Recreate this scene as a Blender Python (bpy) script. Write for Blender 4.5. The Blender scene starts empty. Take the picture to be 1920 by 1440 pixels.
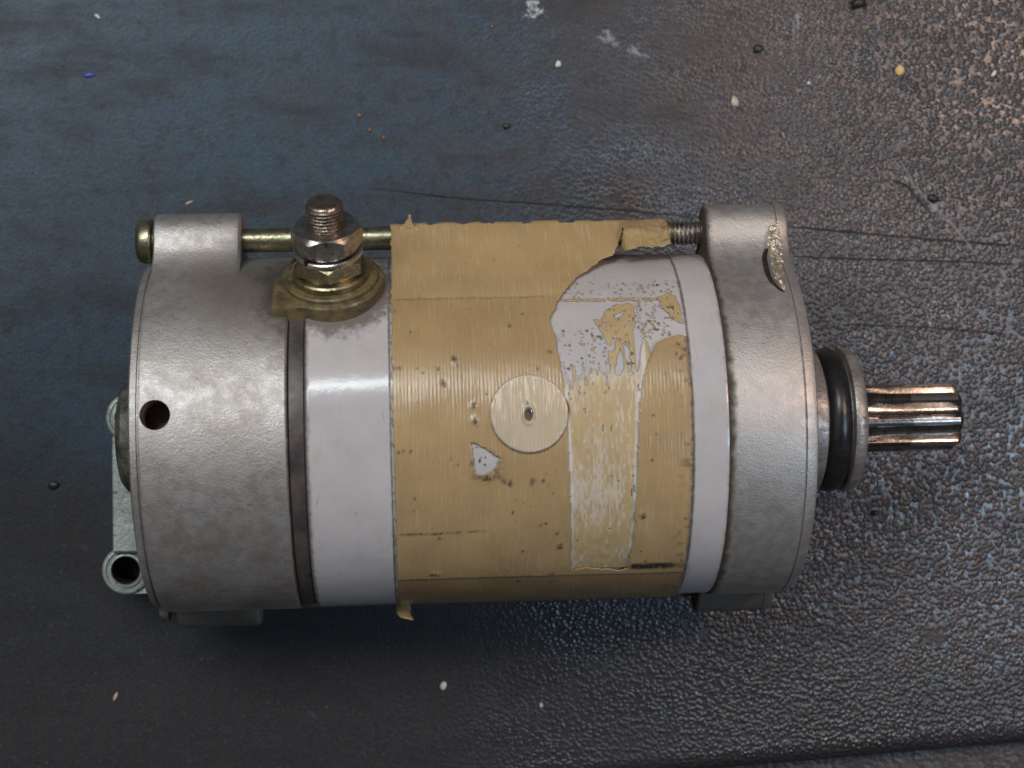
import bpy, bmesh, math, random
import numpy as np
from mathutils import Vector, Matrix

random.seed(7)
rng = np.random.default_rng(7)
scene = bpy.context.scene
COL = scene.collection
U = 1e-4                      # one design unit: a tenth of a millimetre
R = 321.0                     # housing radius (32 mm)
H = 328.0                     # height of the motor's axis over the table
rad = math.radians

# ------------------------------------------------------------------ camera
DIST, TILT = 3200.0, rad(3.2)
ctr = Vector((0, 0, H))
cam_pos = ctr + DIST * Vector((-math.sin(TILT), 0, math.cos(TILT)))
fwd = (ctr - cam_pos).normalized()
cx = Vector((math.cos(TILT), 0, math.sin(TILT)))
cy = Vector((0, 1, 0))
cam = bpy.data.cameras.new("camera")
cam.sensor_width = 36
cam.lens = 36 * DIST / 1920
cam.clip_start, cam.clip_end = 0.01, 30
cam.dof.use_dof = True
cam.dof.focus_distance = (DIST - 130) * U
cam.dof.aperture_fstop = 23
cam_o = bpy.data.objects.new("camera", cam)
COL.objects.link(cam_o)
cam_o.matrix_world = Matrix.Translation(cam_pos * U) @ Matrix((cx, cy, -fwd)).transposed().to_4x4()
scene.camera = cam_o

# ------------------------------------------------------------------ world, lamps, exposure
world = bpy.data.worlds.new("World")
scene.world = world
world.use_nodes = True
bg = world.node_tree.nodes["Background"]
bg.inputs[0].default_value = (1.0, 0.96, 0.93, 1)
bg.inputs[1].default_value = 0.065
scene.view_settings.view_transform = 'Standard'
scene.view_settings.look = 'None'
scene.view_settings.exposure = -0.18
scene.view_settings.gamma = 1


def area(name, loc, target, sx, sy, power, color):
    l = bpy.data.lights.new(name, 'AREA')
    l.shape = 'RECTANGLE'
    l.size, l.size_y = sx, sy
    l.energy = power
    l.color = color
    o = bpy.data.objects.new(name, l)
    COL.objects.link(o)
    o.location = loc
    d = Vector(target) - Vector(loc)
    o.rotation_euler = d.to_track_quat('-Z', 'Y').to_euler()
    return o


area("tube_lamp", (-0.25, 0.335, 0.80), (-0.05, 0, 0), 0.62, 0.05, 3.4, (0.86, 0.95, 1.0))
area("window_light", (-0.52, 0.48, 1.00), (0, 0, 0), 0.7, 0.5, 5.0, (1.0, 0.965, 0.93))
area("warm_lamp", (0.325, 0.165, 0.50), (0.07, 0, 0), 0.08, 0.08, 1.25, (1.0, 0.67, 0.49))
area("side_window", (0.325, -0.095, 0.50), (0.08, 0, 0), 0.08, 0.10, 0.95, (0.50, 0.74, 1.0))

# ------------------------------------------------------------------ frames and small geometry helpers
YAW = rad(1.3)
MOTOR_O = Vector((0, -81, H))                  # axis point of the motor, world units
cyw, syw = math.cos(YAW), math.sin(YAW)


def to_local_dir(v):
    return np.array((cyw * v[0] + syw * v[1], -syw * v[0] + cyw * v[1], v[2]))


def ray(px, py):
    d = fwd * DIST + cx * (px - 960) + cy * (720 - py)
    o = cam_pos - MOTOR_O
    return to_local_dir(o), to_local_dir(d)


def hit_cyl(px, py, r=R):
    o, d = ray(px, py)
    a = d[1] ** 2 + d[2] ** 2
    b = 2 * (o[1] * d[1] + o[2] * d[2])
    c = o[1] ** 2 + o[2] ** 2 - r * r
    t = (-b - math.sqrt(max(b * b - 4 * a * c, 0))) / (2 * a)
    p = o + t * d
    return p[0], math.atan2(p[1], p[2])


def hit_table(px, py, z=0.0):
    d = fwd * DIST + cx * (px - 960) + cy * (720 - py)
    t = (z - cam_pos.z) / d.z
    p = cam_pos + d * t
    return p.x, p.y


def hit_level(px, py, z):
    """point of a horizontal plane in the motor's frame, z from the axis"""
    o, d = ray(px, py)
    p = o + d * ((z - o[2]) / d[2])
    return p[0], p[1]


def vnoise(x, y, seed=0):
    x = np.asarray(x, float); y = np.asarray(y, float)
    xi = np.floor(x).astype(np.int64); yi = np.floor(y).astype(np.int64)
    fx = x - xi; fy = y - yi
    fx = fx * fx * (3 - 2 * fx); fy = fy * fy * (3 - 2 * fy)

    def h(i, j):
        n = (i * 374761393 + j * 668265263 + seed * 1442695041) & 0xffffffff
        n = ((n ^ (n >> 13)) * 1274126177) & 0xffffffff
        return ((n ^ (n >> 16)) & 0xffff) / 65535.0
    a = h(xi, yi) * (1 - fx) + h(xi + 1, yi) * fx
    b = h(xi, yi + 1) * (1 - fx) + h(xi + 1, yi + 1) * fx
    return a * (1 - fy) + b * fy


def inpoly(poly, x, y):
    poly = np.asarray(poly, float)
    inside = np.zeros(np.shape(x), bool)
    j = len(poly) - 1
    for i in range(len(poly)):
        xi, yi = poly[i]; xj, yj = poly[j]
        if yi != yj:
            c = ((yi > y) != (yj > y)) & (x < (xj - xi) * (y - yi) / (yj - yi) + xi)
            inside ^= c
        j = i
    return inside


def link(o, parent=None):
    COL.objects.link(o)
    if parent is not None:
        o.parent = parent
    return o


def finish(me, sharp=32):
    me.validate()
    bm = bmesh.new(); bm.from_mesh(me)
    bmesh.ops.recalc_face_normals(bm, faces=bm.faces)
    lim = rad(sharp)
    for f in bm.faces:
        f.smooth = True
    for e in bm.edges:
        if len(e.link_faces) == 2 and e.calc_face_angle(0) > lim:
            e.smooth = False
    bm.to_mesh(me); bm.free()


def mobj(name, verts, faces, mat, parent=None, sharp=32, scale=U):
    me = bpy.data.meshes.new(name)
    me.from_pydata([tuple(float(c) * scale for c in v) for v in verts], [], [tuple(f) for f in faces])
    finish(me, sharp)
    for m in (mat if isinstance(mat, (list, tuple)) else [mat]):
        me.materials.append(m)
    return link(bpy.data.objects.new(name, me), parent)


def lathe_x(profile, seg=128, closed=True, y0=0, z0=0):
    """profile of (x, r) turned round the x axis"""
    V, F = [], []
    n = len(profile)
    for (x, r) in profile:
        for k in range(seg):
            a = 2 * math.pi * k / seg
            V.append((x, y0 + r * math.sin(a), z0 + r * math.cos(a)))
    for i in range(n - 1):
        for k in range(seg):
            k2 = (k + 1) % seg
            F.append((i * seg + k, i * seg + k2, (i + 1) * seg + k2, (i + 1) * seg + k))
    if closed:
        F.append(tuple(range(seg))); F.append(tuple(reversed(range((n - 1) * seg, n * seg))))
    return V, F


def rings(rows, closed_caps=True):
    """rows: equal-length closed loops of points"""
    V, F = [], []
    s = len(rows[0])
    for r in rows:
        V += list(r)
    for i in range(len(rows) - 1):
        for k in range(s):
            k2 = (k + 1) % s
            F.append((i * s + k, i * s + k2, (i + 1) * s + k2, (i + 1) * s + k))
    if closed_caps:
        F.append(tuple(range(s))); F.append(tuple(reversed(range((len(rows) - 1) * s, len(rows) * s))))
    return V, F


# ------------------------------------------------------------------ materials
class Mat:
    def __init__(self, name):
        self.m = bpy.data.materials.new(name)
        self.m.use_nodes = True
        self.nt = self.m.node_tree
        self.b = self.nt.nodes["Principled BSDF"]
        tc = self.nt.nodes.new("ShaderNodeTexCoord")
        self.co = tc.outputs["Object"]

    def new(self, t):
        return self.nt.nodes.new(t)

    def put(self, sock, v):
        if hasattr(v, "is_output"):
            self.nt.links.new(v, sock)
        else:
            sock.default_value = v

    def noise(self, L, detail=3, rough=0.55, stretch=(1, 1, 1), dist=0.0):
        n = self.new("ShaderNodeTexNoise")
        mp = self.new("ShaderNodeMapping")
        mp.inputs["Scale"].default_value = stretch
        self.nt.links.new(self.co, mp.inputs["Vector"])
        self.nt.links.new(mp.outputs[0], n.inputs["Vector"])
        n.inputs["Scale"].default_value = 1.0 / (L * U)
        n.inputs["Detail"].default_value = detail
        n.inputs["Roughness"].default_value = rough
        n.inputs["Distortion"].default_value = dist
        return n.outputs[0]

    def voro(self, L, feature='F1', smooth=None):
        n = self.new("ShaderNodeTexVoronoi")
        self.nt.links.new(self.co, n.inputs["Vector"])
        n.feature = feature
        n.inputs["Scale"].default_value = 1.0 / (L * U)
        return n.outputs["Distance"]

    def ramp(self, v, a, b, lo=0.0, hi=1.0):
        n = self.new("ShaderNodeMapRange")
        n.interpolation_type = 'SMOOTHSTEP'
        self.put(n.inputs[0], v)
        n.inputs[1].default_value = a; n.inputs[2].default_value = b
        n.inputs[3].default_value = lo; n.inputs[4].default_value = hi
        return n.outputs[0]

    def math(self, op, a, b=0.0, clamp=False):
        n = self.new("ShaderNodeMath"); n.operation = op; n.use_clamp = clamp
        self.put(n.inputs[0], a); self.put(n.inputs[1], b)
        return n.outputs[0]

    def mix(self, f, a, b):
        n = self.new("ShaderNodeMix"); n.data_type = 'RGBA'
        self.put(n.inputs[0], f)
        for s, v in ((n.inputs[6], a), (n.inputs[7], b)):
            self.put(s, v if hasattr(v, "is_output") else (*v, 1))
        return n.outputs[2]

    def xyz(self):
        n = self.new("ShaderNodeSeparateXYZ")
        self.nt.links.new(self.co, n.inputs[0])
        return [self.math('MULTIPLY', o, 1 / U) for o in n.outputs]

    def dist(self, p):
        n = self.new("ShaderNodeVectorMath"); n.operation = 'DISTANCE'
        self.nt.links.new(self.co, n.inputs[0])
        n.inputs[1].default_value = tuple(c * U for c in p)
        return self.math('MULTIPLY', n.outputs["Value"], 1 / U)

    def attr(self, name):
        n = self.new("ShaderNodeAttribute"); n.attribute_name = name
        s = self.new("ShaderNodeSeparateColor")
        self.nt.links.new(n.outputs["Color"], s.inputs[0])
        return s.outputs

    def bump(self, h, dist, strength=1.0, prev=None):
        n = self.new("ShaderNodeBump")
        n.inputs["Distance"].default_value = dist * U
        self.put(n.inputs["Strength"], strength)
        self.put(n.inputs["Height"], h)
        if prev is not None:
            self.nt.links.new(prev, n.inputs["Normal"])
        return n.outputs[0]

    def set(self, color=None, rough=None, metal=None, normal=None, spec=None, coat=None):
        for k, v in (("Base Color", color), ("Roughness", rough), ("Metallic", metal), ("Normal", normal),
                     ("Specular IOR Level", spec), ("Coat Weight", coat)):
            if v is not None:
                if k == "Base Color" and not hasattr(v, "is_output"):
                    v = (*v, 1)
                self.put(self.b.inputs[k], v)
        return self.m


TERM = rad(53.5)                                # where the terminal stands on the housing
tx_, _ = hit_cyl(622, 545, R)
TERM_P = (tx_, R * math.sin(TERM), R * math.cos(TERM))
TERM_PW = (TERM_P[0], TERM_P[1], TERM_P[2] + H)     # the same, measured from the motor's foot
BOLT_A, BOLT_D, BOLT_R = rad(80), 359.0, 22.0
BOLT_Y, BOLT_Z = BOLT_D * math.sin(BOLT_A), BOLT_D * math.cos(BOLT_A)


def cast_metal(name, edge_x, dirty=0.5, warm=(0.37, 0.342, 0.315)):
    """painted cast aluminium, grainy, with grime collected along given seams"""
    m = Mat(name)
    x, y, z = m.xyz()
    grain = m.noise(3.6, 2, 0.6)
    blot = m.noise(130, 4, 0.6)
    fine = m.noise(22, 3, 0.65)
    base = m.mix(m.ramp(blot, 0.35, 0.65), warm, (0.44, 0.425, 0.41))
    speck = m.math('MULTIPLY', m.ramp(m.noise(9, 4, 0.75), 0.58, 0.72), 0.62 * dirty)
    col = m.mix(speck, base, (0.12, 0.09, 0.07))
    patch = m.math('MULTIPLY', m.ramp(m.noise(170, 5, 0.62), 0.50, 0.70), 0.28 * dirty)
    col = m.mix(patch, col, (0.21, 0.155, 0.115))
    g = None
    for ex, w in edge_x:
        d = m.math('ABSOLUTE', m.math('SUBTRACT', x, ex))
        d = m.math('SUBTRACT', d, m.math('MULTIPLY', fine, w * 1.2))
        e = m.ramp(d, -w * 0.5, w * 0.55, 1, 0)
        g = e if g is None else m.math('MAXIMUM', g, e)
    if dirty > .6:                                # oily dirt round the terminal and in the lug's root
        d = m.math('ADD', m.dist(TERM_PW), m.math('MULTIPLY', fine, -90))
        g = m.math('MAXIMUM', g, m.ramp(d, 60, 165, 0.92, 0))
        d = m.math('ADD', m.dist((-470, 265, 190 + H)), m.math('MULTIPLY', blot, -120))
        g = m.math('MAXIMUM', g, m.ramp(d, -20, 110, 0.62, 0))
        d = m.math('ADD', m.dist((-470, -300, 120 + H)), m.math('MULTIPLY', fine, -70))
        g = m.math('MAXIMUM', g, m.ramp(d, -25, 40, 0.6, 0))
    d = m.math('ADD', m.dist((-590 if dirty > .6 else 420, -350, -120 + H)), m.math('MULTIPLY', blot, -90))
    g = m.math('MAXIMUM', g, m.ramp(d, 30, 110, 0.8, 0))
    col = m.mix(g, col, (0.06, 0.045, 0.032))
    h = m.math('ADD', grain, m.math('MULTIPLY', m.noise(6.5, 2), 0.7))
    nrm = m.bump(h, 1.5, 0.40)
    rg = m.math('ADD', m.ramp(fine, 0.3, 0.7, 0.46, 0.60), m.math('MULTIPLY', g, 0.2))
    return m.set(col, rg, m.math('SUBTRACT', 0.80, m.math('MULTIPLY', g, 0.55)), nrm, 0.5)


# tape: ribbed tan packing tape; attribute dirt = (grime, brown stain, bare)
def tape_mat(name, tint=(0.405, 0.285, 0.140), ribs=1.0):
    m = Mat(name)
    x, y, z = m.xyz()
    a = m.attr("dirt")
    blot = m.noise(120, 3)
    col = m.mix(m.ramp(blot, 0.3, 0.7), tint, tuple(c * 0.84 for c in tint))
    streak = m.noise(3.2, 3, 0.6, stretch=(1, 0.05, 0.05))
    col = m.mix(m.math('MULTIPLY', m.ramp(streak, 0.52, 0.72), 0.28), col, (0.58, 0.46, 0.31))
    fl = m.ramp(m.noise(7, 3, 0.7), 0.66, 0.76, 0, 0.6)
    col = m.mix(fl, col, (0.17, 0.10, 0.045))
    col = m.mix(a[1], col, (0.155, 0.085, 0.045))
    col = m.mix(a[0], col, (0.022, 0.018, 0.014))
    wv = m.math('SINE', m.math('MULTIPLY', x, 2 * math.pi / 6.1))
    h = m.math('ADD', m.math('MULTIPLY', wv, 0.20), m.math('MULTIPLY', m.noise(4.5, 2, 0.6, stretch=(1, 0.07, 0.07)), 1.7))
    n1 = m.bump(h, 0.75 * ribs, 0.5)
    n2 = m.bump(m.noise(60, 2), 5, 0.25, n1)
    return m.set(col, m.math('ADD', 0.27, m.math('MULTIPLY', a[0], 0.3)), 0.0, n2, 0.6)


def white_paint():
    m = Mat("white_enamel")
    x, y, z = m.xyz()
    fine = m.noise(16, 4, 0.65)
    big = m.noise(90, 3)
    col = m.mix(m.ramp(big, 0.35, 0.65), (0.44, 0.420, 0.418), (0.40, 0.385, 0.388))
    col = m.mix(m.ramp(m.noise(55, 5, 0.68), 0.48, 0.72, 0, 0.42), col, (0.36, 0.315, 0.28))
    col = m.mix(m.ramp(m.noise(26, 3, 0.6, stretch=(3.2, .35, .35), dist=0.8), 0.66, 0.70, 0, 0.30), col, (0.16, 0.13, 0.11))
    sp = m.ramp(m.noise(9, 3, 0.7), 0.66, 0.77, 0, 0.65)
    sp = m.math('MULTIPLY', sp, m.ramp(m.noise(70, 2), 0.45, 0.6))
    col = m.mix(sp, col, (0.13, 0.105, 0.08))
    g = None
    for ex, w in ((-366, 8), (361, 11), (-222, 2.5), (291, 3.5)):
        d = m.math('ABSOLUTE', m.math('SUBTRACT', x, ex))
        d = m.math('SUBTRACT', d, m.math('MULTIPLY', fine, w * 1.6))
        e = m.ramp(d, -w * 0.7, w * 0.5, 0.85, 0)
        g = e if g is None else m.math('MAXIMUM', g, e)
    d = m.math('ADD', m.dist(TERM_PW), m.math('MULTIPLY', fine, -70))
    g = m.math('MAXIMUM', g, m.ramp(d, 66, 100, 0.8, 0))
    # darker band under the through bolt
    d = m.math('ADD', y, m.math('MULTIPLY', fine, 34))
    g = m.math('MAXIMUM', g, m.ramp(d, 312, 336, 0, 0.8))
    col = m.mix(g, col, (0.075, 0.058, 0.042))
    n = m.bump(m.noise(14, 2), 0.8, 0.25)
    return m.set(col, m.math('ADD', 0.17, m.math('MULTIPLY', g, 0.45)), 0.0, n, 0.5)


def simple(name, c1, c2, L, rough, metal, bump_L=None, bump_d=1.0, bump_s=0.4, dark=None, spec=0.5):
    m = Mat(name)
    col = m.mix(m.ramp(m.noise(L, 4, 0.6), 0.35, 0.65), c1, c2)
    if dark:
        col = m.mix(m.ramp(m.noise(L * 0.35, 4, 0.65), 0.55, 0.68, 0, 0.8), col, dark)
    n = m.bump(m.noise(bump_L, 2), bump_d, bump_s) if bump_L else None
    return m.set(col, m.ramp(m.noise(L * 0.5, 2), 0.3, 0.7, rough * 0.85, rough * 1.15), metal, n, spec)


M = {}
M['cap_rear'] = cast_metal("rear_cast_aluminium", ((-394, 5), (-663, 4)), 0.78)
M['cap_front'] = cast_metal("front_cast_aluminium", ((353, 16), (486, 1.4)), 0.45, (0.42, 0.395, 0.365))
M['foot'] = simple("pale_cast_alloy", (0.36, 0.40, 0.375), (0.24, 0.27, 0.255), 40, 0.5, 0.25, 8, 2.4, 0.5, (0.09, 0.085, 0.07))
M['white'] = white_paint()
M['tape'] = tape_mat("tan_tape")
M['tape_disc'] = tape_mat("tan_tape_over_screw", (0.45, 0.375, 0.26), 2.0)
M['tape_back'] = tape_mat("tape_reverse", (0.48, 0.34, 0.175), 0.3)
M['band'] = simple("dark_seal", (0.035, 0.030, 0.032), (0.07, 0.055, 0.05), 50, 0.42, 0.0, 12, 1.5, 0.3)
M['bolt'] = simple("zinc_bolt", (0.40, 0.38, 0.24), (0.27, 0.25, 0.17), 22, 0.34, 0.95, 8, 1.2, 0.4, (0.06, 0.05, 0.03))
M['brass'] = simple("yellow_passivated_steel", (0.37, 0.325, 0.205), (0.25, 0.215, 0.135), 20, 0.37, 0.95, 8, 1.0, 0.35, (0.10, 0.07, 0.04))
M['insul'] = simple("insulator", (0.150, 0.112, 0.050), (0.065, 0.048, 0.026), 30, 0.42, 0.0, 10, 1.5, 0.4, (0.05, 0.04, 0.025))
M['nut'] = simple("dark_plated_nut", (0.46, 0.425, 0.38), (0.31, 0.28, 0.25), 24, 0.34, 0.95, 8, 1.0, 0.35, (0.07, 0.06, 0.05))
M['stud'] = simple("bronzed_stud", (0.42, 0.33, 0.27), (0.27, 0.21, 0.17), 14, 0.34, 0.95, 6, 1.5, 0.6, (0.07, 0.05, 0.04))
M['washer'] = simple("spring_steel", (0.60, 0.57, 0.52), (0.44, 0.41, 0.37), 24, 0.28, 0.95, 8, 0.8, 0.3)
M['nose'] = simple("machined_alloy", (0.36, 0.335, 0.305), (0.22, 0.205, 0.19), 34, 0.46, 0.55, 7, 2.2, 0.5, (0.12, 0.10, 0.08))
M['oring'] = simple("black_rubber", (0.010, 0.010, 0.011), (0.02, 0.02, 0.02), 30, 0.33, 0.0, 10, 0.8, 0.25)
M['gear'] = simple("dark_hardened_steel", (0.33, 0.31, 0.29), (0.20, 0.185, 0.175), 20, 0.24, 1.0, 6, 0.7, 0.3, (0.05, 0.04, 0.035))
M['gear_bright'] = simple("worn_bright_steel", (0.85, 0.82, 0.80), (0.74, 0.70, 0.66), 16, 0.20, 1.0, 6, 0.4, 0.2)
M['chip'] = simple("fractured_alloy", (0.72, 0.66, 0.55), (0.40, 0.34, 0.25), 9, 0.38, 0.7, 5, 4, 0.9, (0.10, 0.07, 0.04))


M['boss'] = simple("oily_cast_alloy", (0.15, 0.15, 0.12), (0.05, 0.045, 0.04), 34, 0.5, 0.3, 8, 2, 0.5, (0.02, 0.02, 0.018))


def stain_mat(name, c1, c2, L, rough=0.45):
    return simple(name, c1, c2, L, rough, 0.0, 6, 1.2, 0.4)


def film():
    m = Mat("glue_residue")
    a = m.attr("dirt")
    col = m.mix(m.ramp(m.noise(30, 4), 0.3, 0.7), (0.41, 0.308, 0.16), (0.36, 0.27, 0.14))
    col = m.mix(a[0], col, (0.52, 0.49, 0.45))
    col = m.mix(a[1], col, (0.10, 0.07, 0.04))
    n = m.bump(m.noise(5, 2, 0.6, stretch=(1, .15, .15)), 1.2, 0.45)
    return m.set(col, 0.40, 0.0, n, 0.5)


M['residue'] = film()
M['grime'] = stain_mat("black_grime", (0.10, 0.08, 0.055), (0.20, 0.155, 0.11), 5)
M['dark_hole'] = stain_mat("bore_dark", (0.020, 0.016, 0.013), (0.035, 0.028, 0.023), 20)
M['bore'] = stain_mat("bore_wall", (0.20, 0.13, 0.09), (0.09, 0.06, 0.045), 20)


def table_mat():
    m = Mat("pebbled_plastic")
    x, y, z = m.xyz()
    big = m.noise(420, 5, 0.6)
    mid = m.noise(110, 5, 0.62)
    fine = m.noise(5, 3, 0.7)
    swipe = m.noise(150, 5, 0.65, stretch=(0.45, 1.5, 1))
    blue = m.ramp(m.math('SUBTRACT', m.math('ADD', m.math('MULTIPLY', big, 0.6), m.math('MULTIPLY', mid, 0.35)),
                         m.math('MULTIPLY', x, 0.00030)), 0.22, 0.62)
    blue = m.math('MULTIPLY', blue, m.ramp(m.math('ADD', y, m.math('MULTIPLY', mid, 300)), -420, 60, 0.25, 1.0))
    col = m.mix(blue, (0.066, 0.053, 0.051), (0.031, 0.063, 0.096))
    front_shade = m.math('ADD', m.math('MULTIPLY', y, -1.0), m.math('MULTIPLY', x, -0.28))
    front_shade = m.math('ADD', front_shade, m.math('ADD', m.math('MULTIPLY', big, 420), m.math('MULTIPLY', mid, 160)))
    col = m.mix(m.ramp(front_shade, 520, 860, 0, 0.8), col, (0.020, 0.019, 0.020))  # light fall-off painted into the colour, darkest at the front left
    col = m.mix(m.ramp(swipe, 0.44, 0.68, 0, 0.60), col, (0.018, 0.017, 0.018))
    col = m.mix(m.ramp(m.noise(34, 5, 0.75), 0.46, 0.68, 0, 0.62), col, (0.017, 0.018, 0.020))
    col = m.mix(m.ramp(fine, 0.36, 0.68, 0, 0.55), col, (0.030, 0.030, 0.034))
    col = m.mix(m.ramp(m.noise(9, 2, 0.6), 0.62, 0.74, 0, 0.30), col, (0.15, 0.12, 0.10))
    pits = m.math('MULTIPLY', m.ramp(m.noise(17, 3, 0.6), 0.68, 0.74), m.ramp(mid, 0.5, 0.6))
    col = m.mix(pits, col, (0.008, 0.008, 0.009))
    dust = m.math('MULTIPLY', m.ramp(m.noise(60, 5, 0.7), 0.58, 0.8), 0.3)
    col = m.mix(dust, col, (0.10, 0.11, 0.12))
    cn = m.new("ShaderNodeTexNoise"); cn.inputs["Scale"].default_value = 1 / (5 * U); cn.inputs["Detail"].default_value = 2
    m.nt.links.new(m.co, cn.inputs["Vector"])
    ov = m.new("ShaderNodeMix"); ov.data_type = 'RGBA'; ov.blend_type = 'OVERLAY'
    ov.inputs[0].default_value = 0.75
    m.nt.links.new(col, ov.inputs[6]); m.nt.links.new(cn.outputs["Color"], ov.inputs[7])
    col = ov.outputs[2]
    # pebbles, worn flat towards the left of the top
    wear = m.math('ADD', m.math('MULTIPLY', x, 0.00085), m.math('MULTIPLY', m.math('SUBTRACT', big, 0.5), 1.1))
    wear = m.math('SUBTRACT', wear, m.math('MULTIPLY', y, 0.00022))
    wear = m.ramp(wear, -0.35, 0.85, 0.06, 1.0)
    wv = m.new("ShaderNodeVectorMath"); wv.operation = 'ADD'
    nz = m.new("ShaderNodeTexNoise"); nz.inputs["Scale"].default_value = 1 / (16 * U); nz.inputs["Detail"].default_value = 1
    m.nt.links.new(m.co, nz.inputs["Vector"])
    sc_ = m.new("ShaderNodeVectorMath"); sc_.operation = 'SCALE'; sc_.inputs["Scale"].default_value = 4.5 * U
    m.nt.links.new(nz.outputs["Color"], sc_.inputs[0])
    m.nt.links.new(m.co, wv.inputs[0]); m.nt.links.new(sc_.outputs[0], wv.inputs[1])
    vo = m.new("ShaderNodeTexVoronoi"); vo.feature = 'SMOOTH_F1'
    vo.inputs["Scale"].default_value = 1 / (8.6 * U); vo.inputs["Smoothness"].default_value = 0.35
    m.nt.links.new(wv.outputs[0], vo.inputs["Vector"])
    h = m.math('ADD', m.ramp(vo.outputs["Distance"], 0.05, 0.75, 1, 0), m.math('MULTIPLY', m.noise(5, 2), 0.25))
    n = m.bump(h, 2.7, wear)
    rg = m.math('SUBTRACT', m.ramp(swipe, 0.35, 0.7, 0.40, 0.56), m.math('MULTIPLY', wear, 0.20))
    return m.set(col, rg, 0.0, n, m.math('ADD', 0.26, m.math('MULTIPLY', wear, 0.40)))


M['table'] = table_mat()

# ------------------------------------------------------------------ the table top (setting)
e0, e1 = hit_table(1380, 1446), hit_table(1920, 1400)
ed = Vector((e1[0] - e0[0], e1[1] - e0[1])).normalized()
en = Vector((ed.y, -ed.x))                      # outwards, towards the viewer


def edge_pt(t, off):
    return (e0[0] + ed.x * t + en.x * off, e0[1] + ed.y * t + en.y * off)


prof = [(-8000, 0.0), (-46, 0.0)] + [(-46 + 46 * math.sin(a), -46 + 46 * math.cos(a)) for a in
                                    [rad(d) for d in range(10, 91, 10)]] + [(0, -240), (-8000, -240)]
V, F = [], []
TS = [-7000, 7000]
for t in TS:
    for (o, zz) in prof:
        p = edge_pt(t, o)
        V.append((p[0], p[1], zz))
n = len(prof)
for i in range(n):
    j = (i + 1) % n
    F.append((i, j, n + j, n + i))
F += [tuple(range(n)), tuple(reversed(range(n, 2 * n)))]
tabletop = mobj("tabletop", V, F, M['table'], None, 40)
tabletop["kind"] = "structure"
tabletop["label"] = "dark pebbled plastic bench top with scuffs, dust and scratches"
# the brown board below the front edge
M['board'] = simple("brown_board", (0.045, 0.030, 0.022), (0.028, 0.020, 0.017), 90, 0.45, 0.0, 12, 5, 0.7)
a0, a1, a2, a3 = edge_pt(-7000, 6), edge_pt(7000, 6), edge_pt(7000, 3000), edge_pt(-7000, 3000)
V = [(*p, zz) for zz in (-70, -250) for p in (a0, a1, a2, a3)]
F = [(0, 1, 2, 3), (7, 6, 5, 4), (0, 4, 5, 1), (1, 5, 6, 2), (2, 6, 7, 3), (3, 7, 4, 0)]
ledge = mobj("lower_ledge", V, F, M['board'])
ledge["kind"] = "structure"
ledge["label"] = "dark brown board below the front edge of the bench top"


def ribbon(name, pts, w, mat, z=0.6, parent=None, jit=0.25):
    """a scratch: a tapering sliver along a line of image points laid on the table"""
    P = [Vector(hit_table(*p)) for p in pts]
    Q = []
    for a, b in zip(P[:-1], P[1:]):
        k = max(2, int((b - a).length / 14))
        Q += [a.lerp(b, i / k) for i in range(k)]
    Q.append(P[-1])
    V, F = [], []
    for i, q in enumerate(Q):
        d = (Q[min(i + 1, len(Q) - 1)] - Q[max(i - 1, 0)]).normalized()
        nn = Vector((-d.y, d.x))
        t = i / (len(Q) - 1)
        ww = w * min(1, 6 * t + .15, 6 * (1 - t) + .15) * (1 + jit * random.uniform(-1, 1))
        off = random.uniform(-.4, .4)
        a = q + nn * (ww / 2 + off); b = q - nn * (ww / 2 - off)
        V += [(a.x, a.y, 0.15), (q.x + nn.x * off, q.y + nn.y * off, z), (b.x, b.y, 0.15)]
    for i in range(len(Q) - 1):
        for k in (0, 1):
            F.append((3 * i + k, 3 * i + k + 1, 3 * i + k + 4, 3 * i + k + 3))
    return mobj(name, V, F, mat, parent, 80)


M['scr_dark'] = simple("dark_scratch", (0.012, 0.012, 0.014), (0.024, 0.022, 0.024), 30, 0.7, 0.0, spec=0.25)
M['scr_pale'] = stain_mat("pale_scratch", (0.17, 0.175, 0.18), (0.05, 0.05, 0.055), 12, 0.5)
for pts, w, mt in (
        ([(690, 352), (860, 372), (1040, 384), (1200, 397), (1320, 410)], 3.6, 'scr_dark'),
        ([(1464, 423), (1600, 436), (1760, 450), (1925, 462)], 5.0, 'scr_dark'),
        ([(1475, 481), (1620, 486), (1780, 490), (1925, 496)], 4.2, 'scr_dark'),
        ([(1560, 607), (1740, 614), (1925, 630)], 3.2, 'scr_dark'),
        ([(1690, 304), (1712, 345), (1742, 378), (1788, 424), (1842, 492)], 6, 'scr_pale'),
        ([(1668, 336), (1700, 348), (1745, 400)], 5, 'scr_dark'),
        ([(1487, 28), (1490, 110)], 3.5, 'scr_pale')):
    ribbon("scratch", pts, w, M[mt], parent=tabletop)


def patch_sheet(name, px, py, rx, ry, rot, mat, parent, z=0.7):
    """a scuff or smear: a thin film on the table that fades out towards its rim"""
    cx_, cy_ = hit_table(px, py)
    V, F, A = [], [], []
    c, s_ = math.cos(rad(rot)), math.sin(rad(rot))
    for i in range(9):
        for k in range(40):
            t = 2 * math.pi * k / 40
            q = i / 8 * (1 + .22 * math.sin(3 * t + px) + .12 * math.sin(5 * t + py))
            a, b = rx * q * math.cos(t), ry * q * math.sin(t)
            V.append((cx_ + a * c - b * s_, cy_ + a * s_ + b * c, z))
            A += [1 - i / 8, 0, 0, 1]
    for i in range(8):
        for k in range(40):
            F.append((i * 40 + k, (i + 1) * 40 + k, (i + 1) * 40 + (k + 1) % 40, i * 40 + (k + 1) % 40))
    o = mobj(name, V, F, mat, parent, 80)
    ca = o.data.color_attributes.new("fade", 'FLOAT_COLOR', 'POINT')
    ca.data.foreach_set("color", A)
    return o


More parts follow.
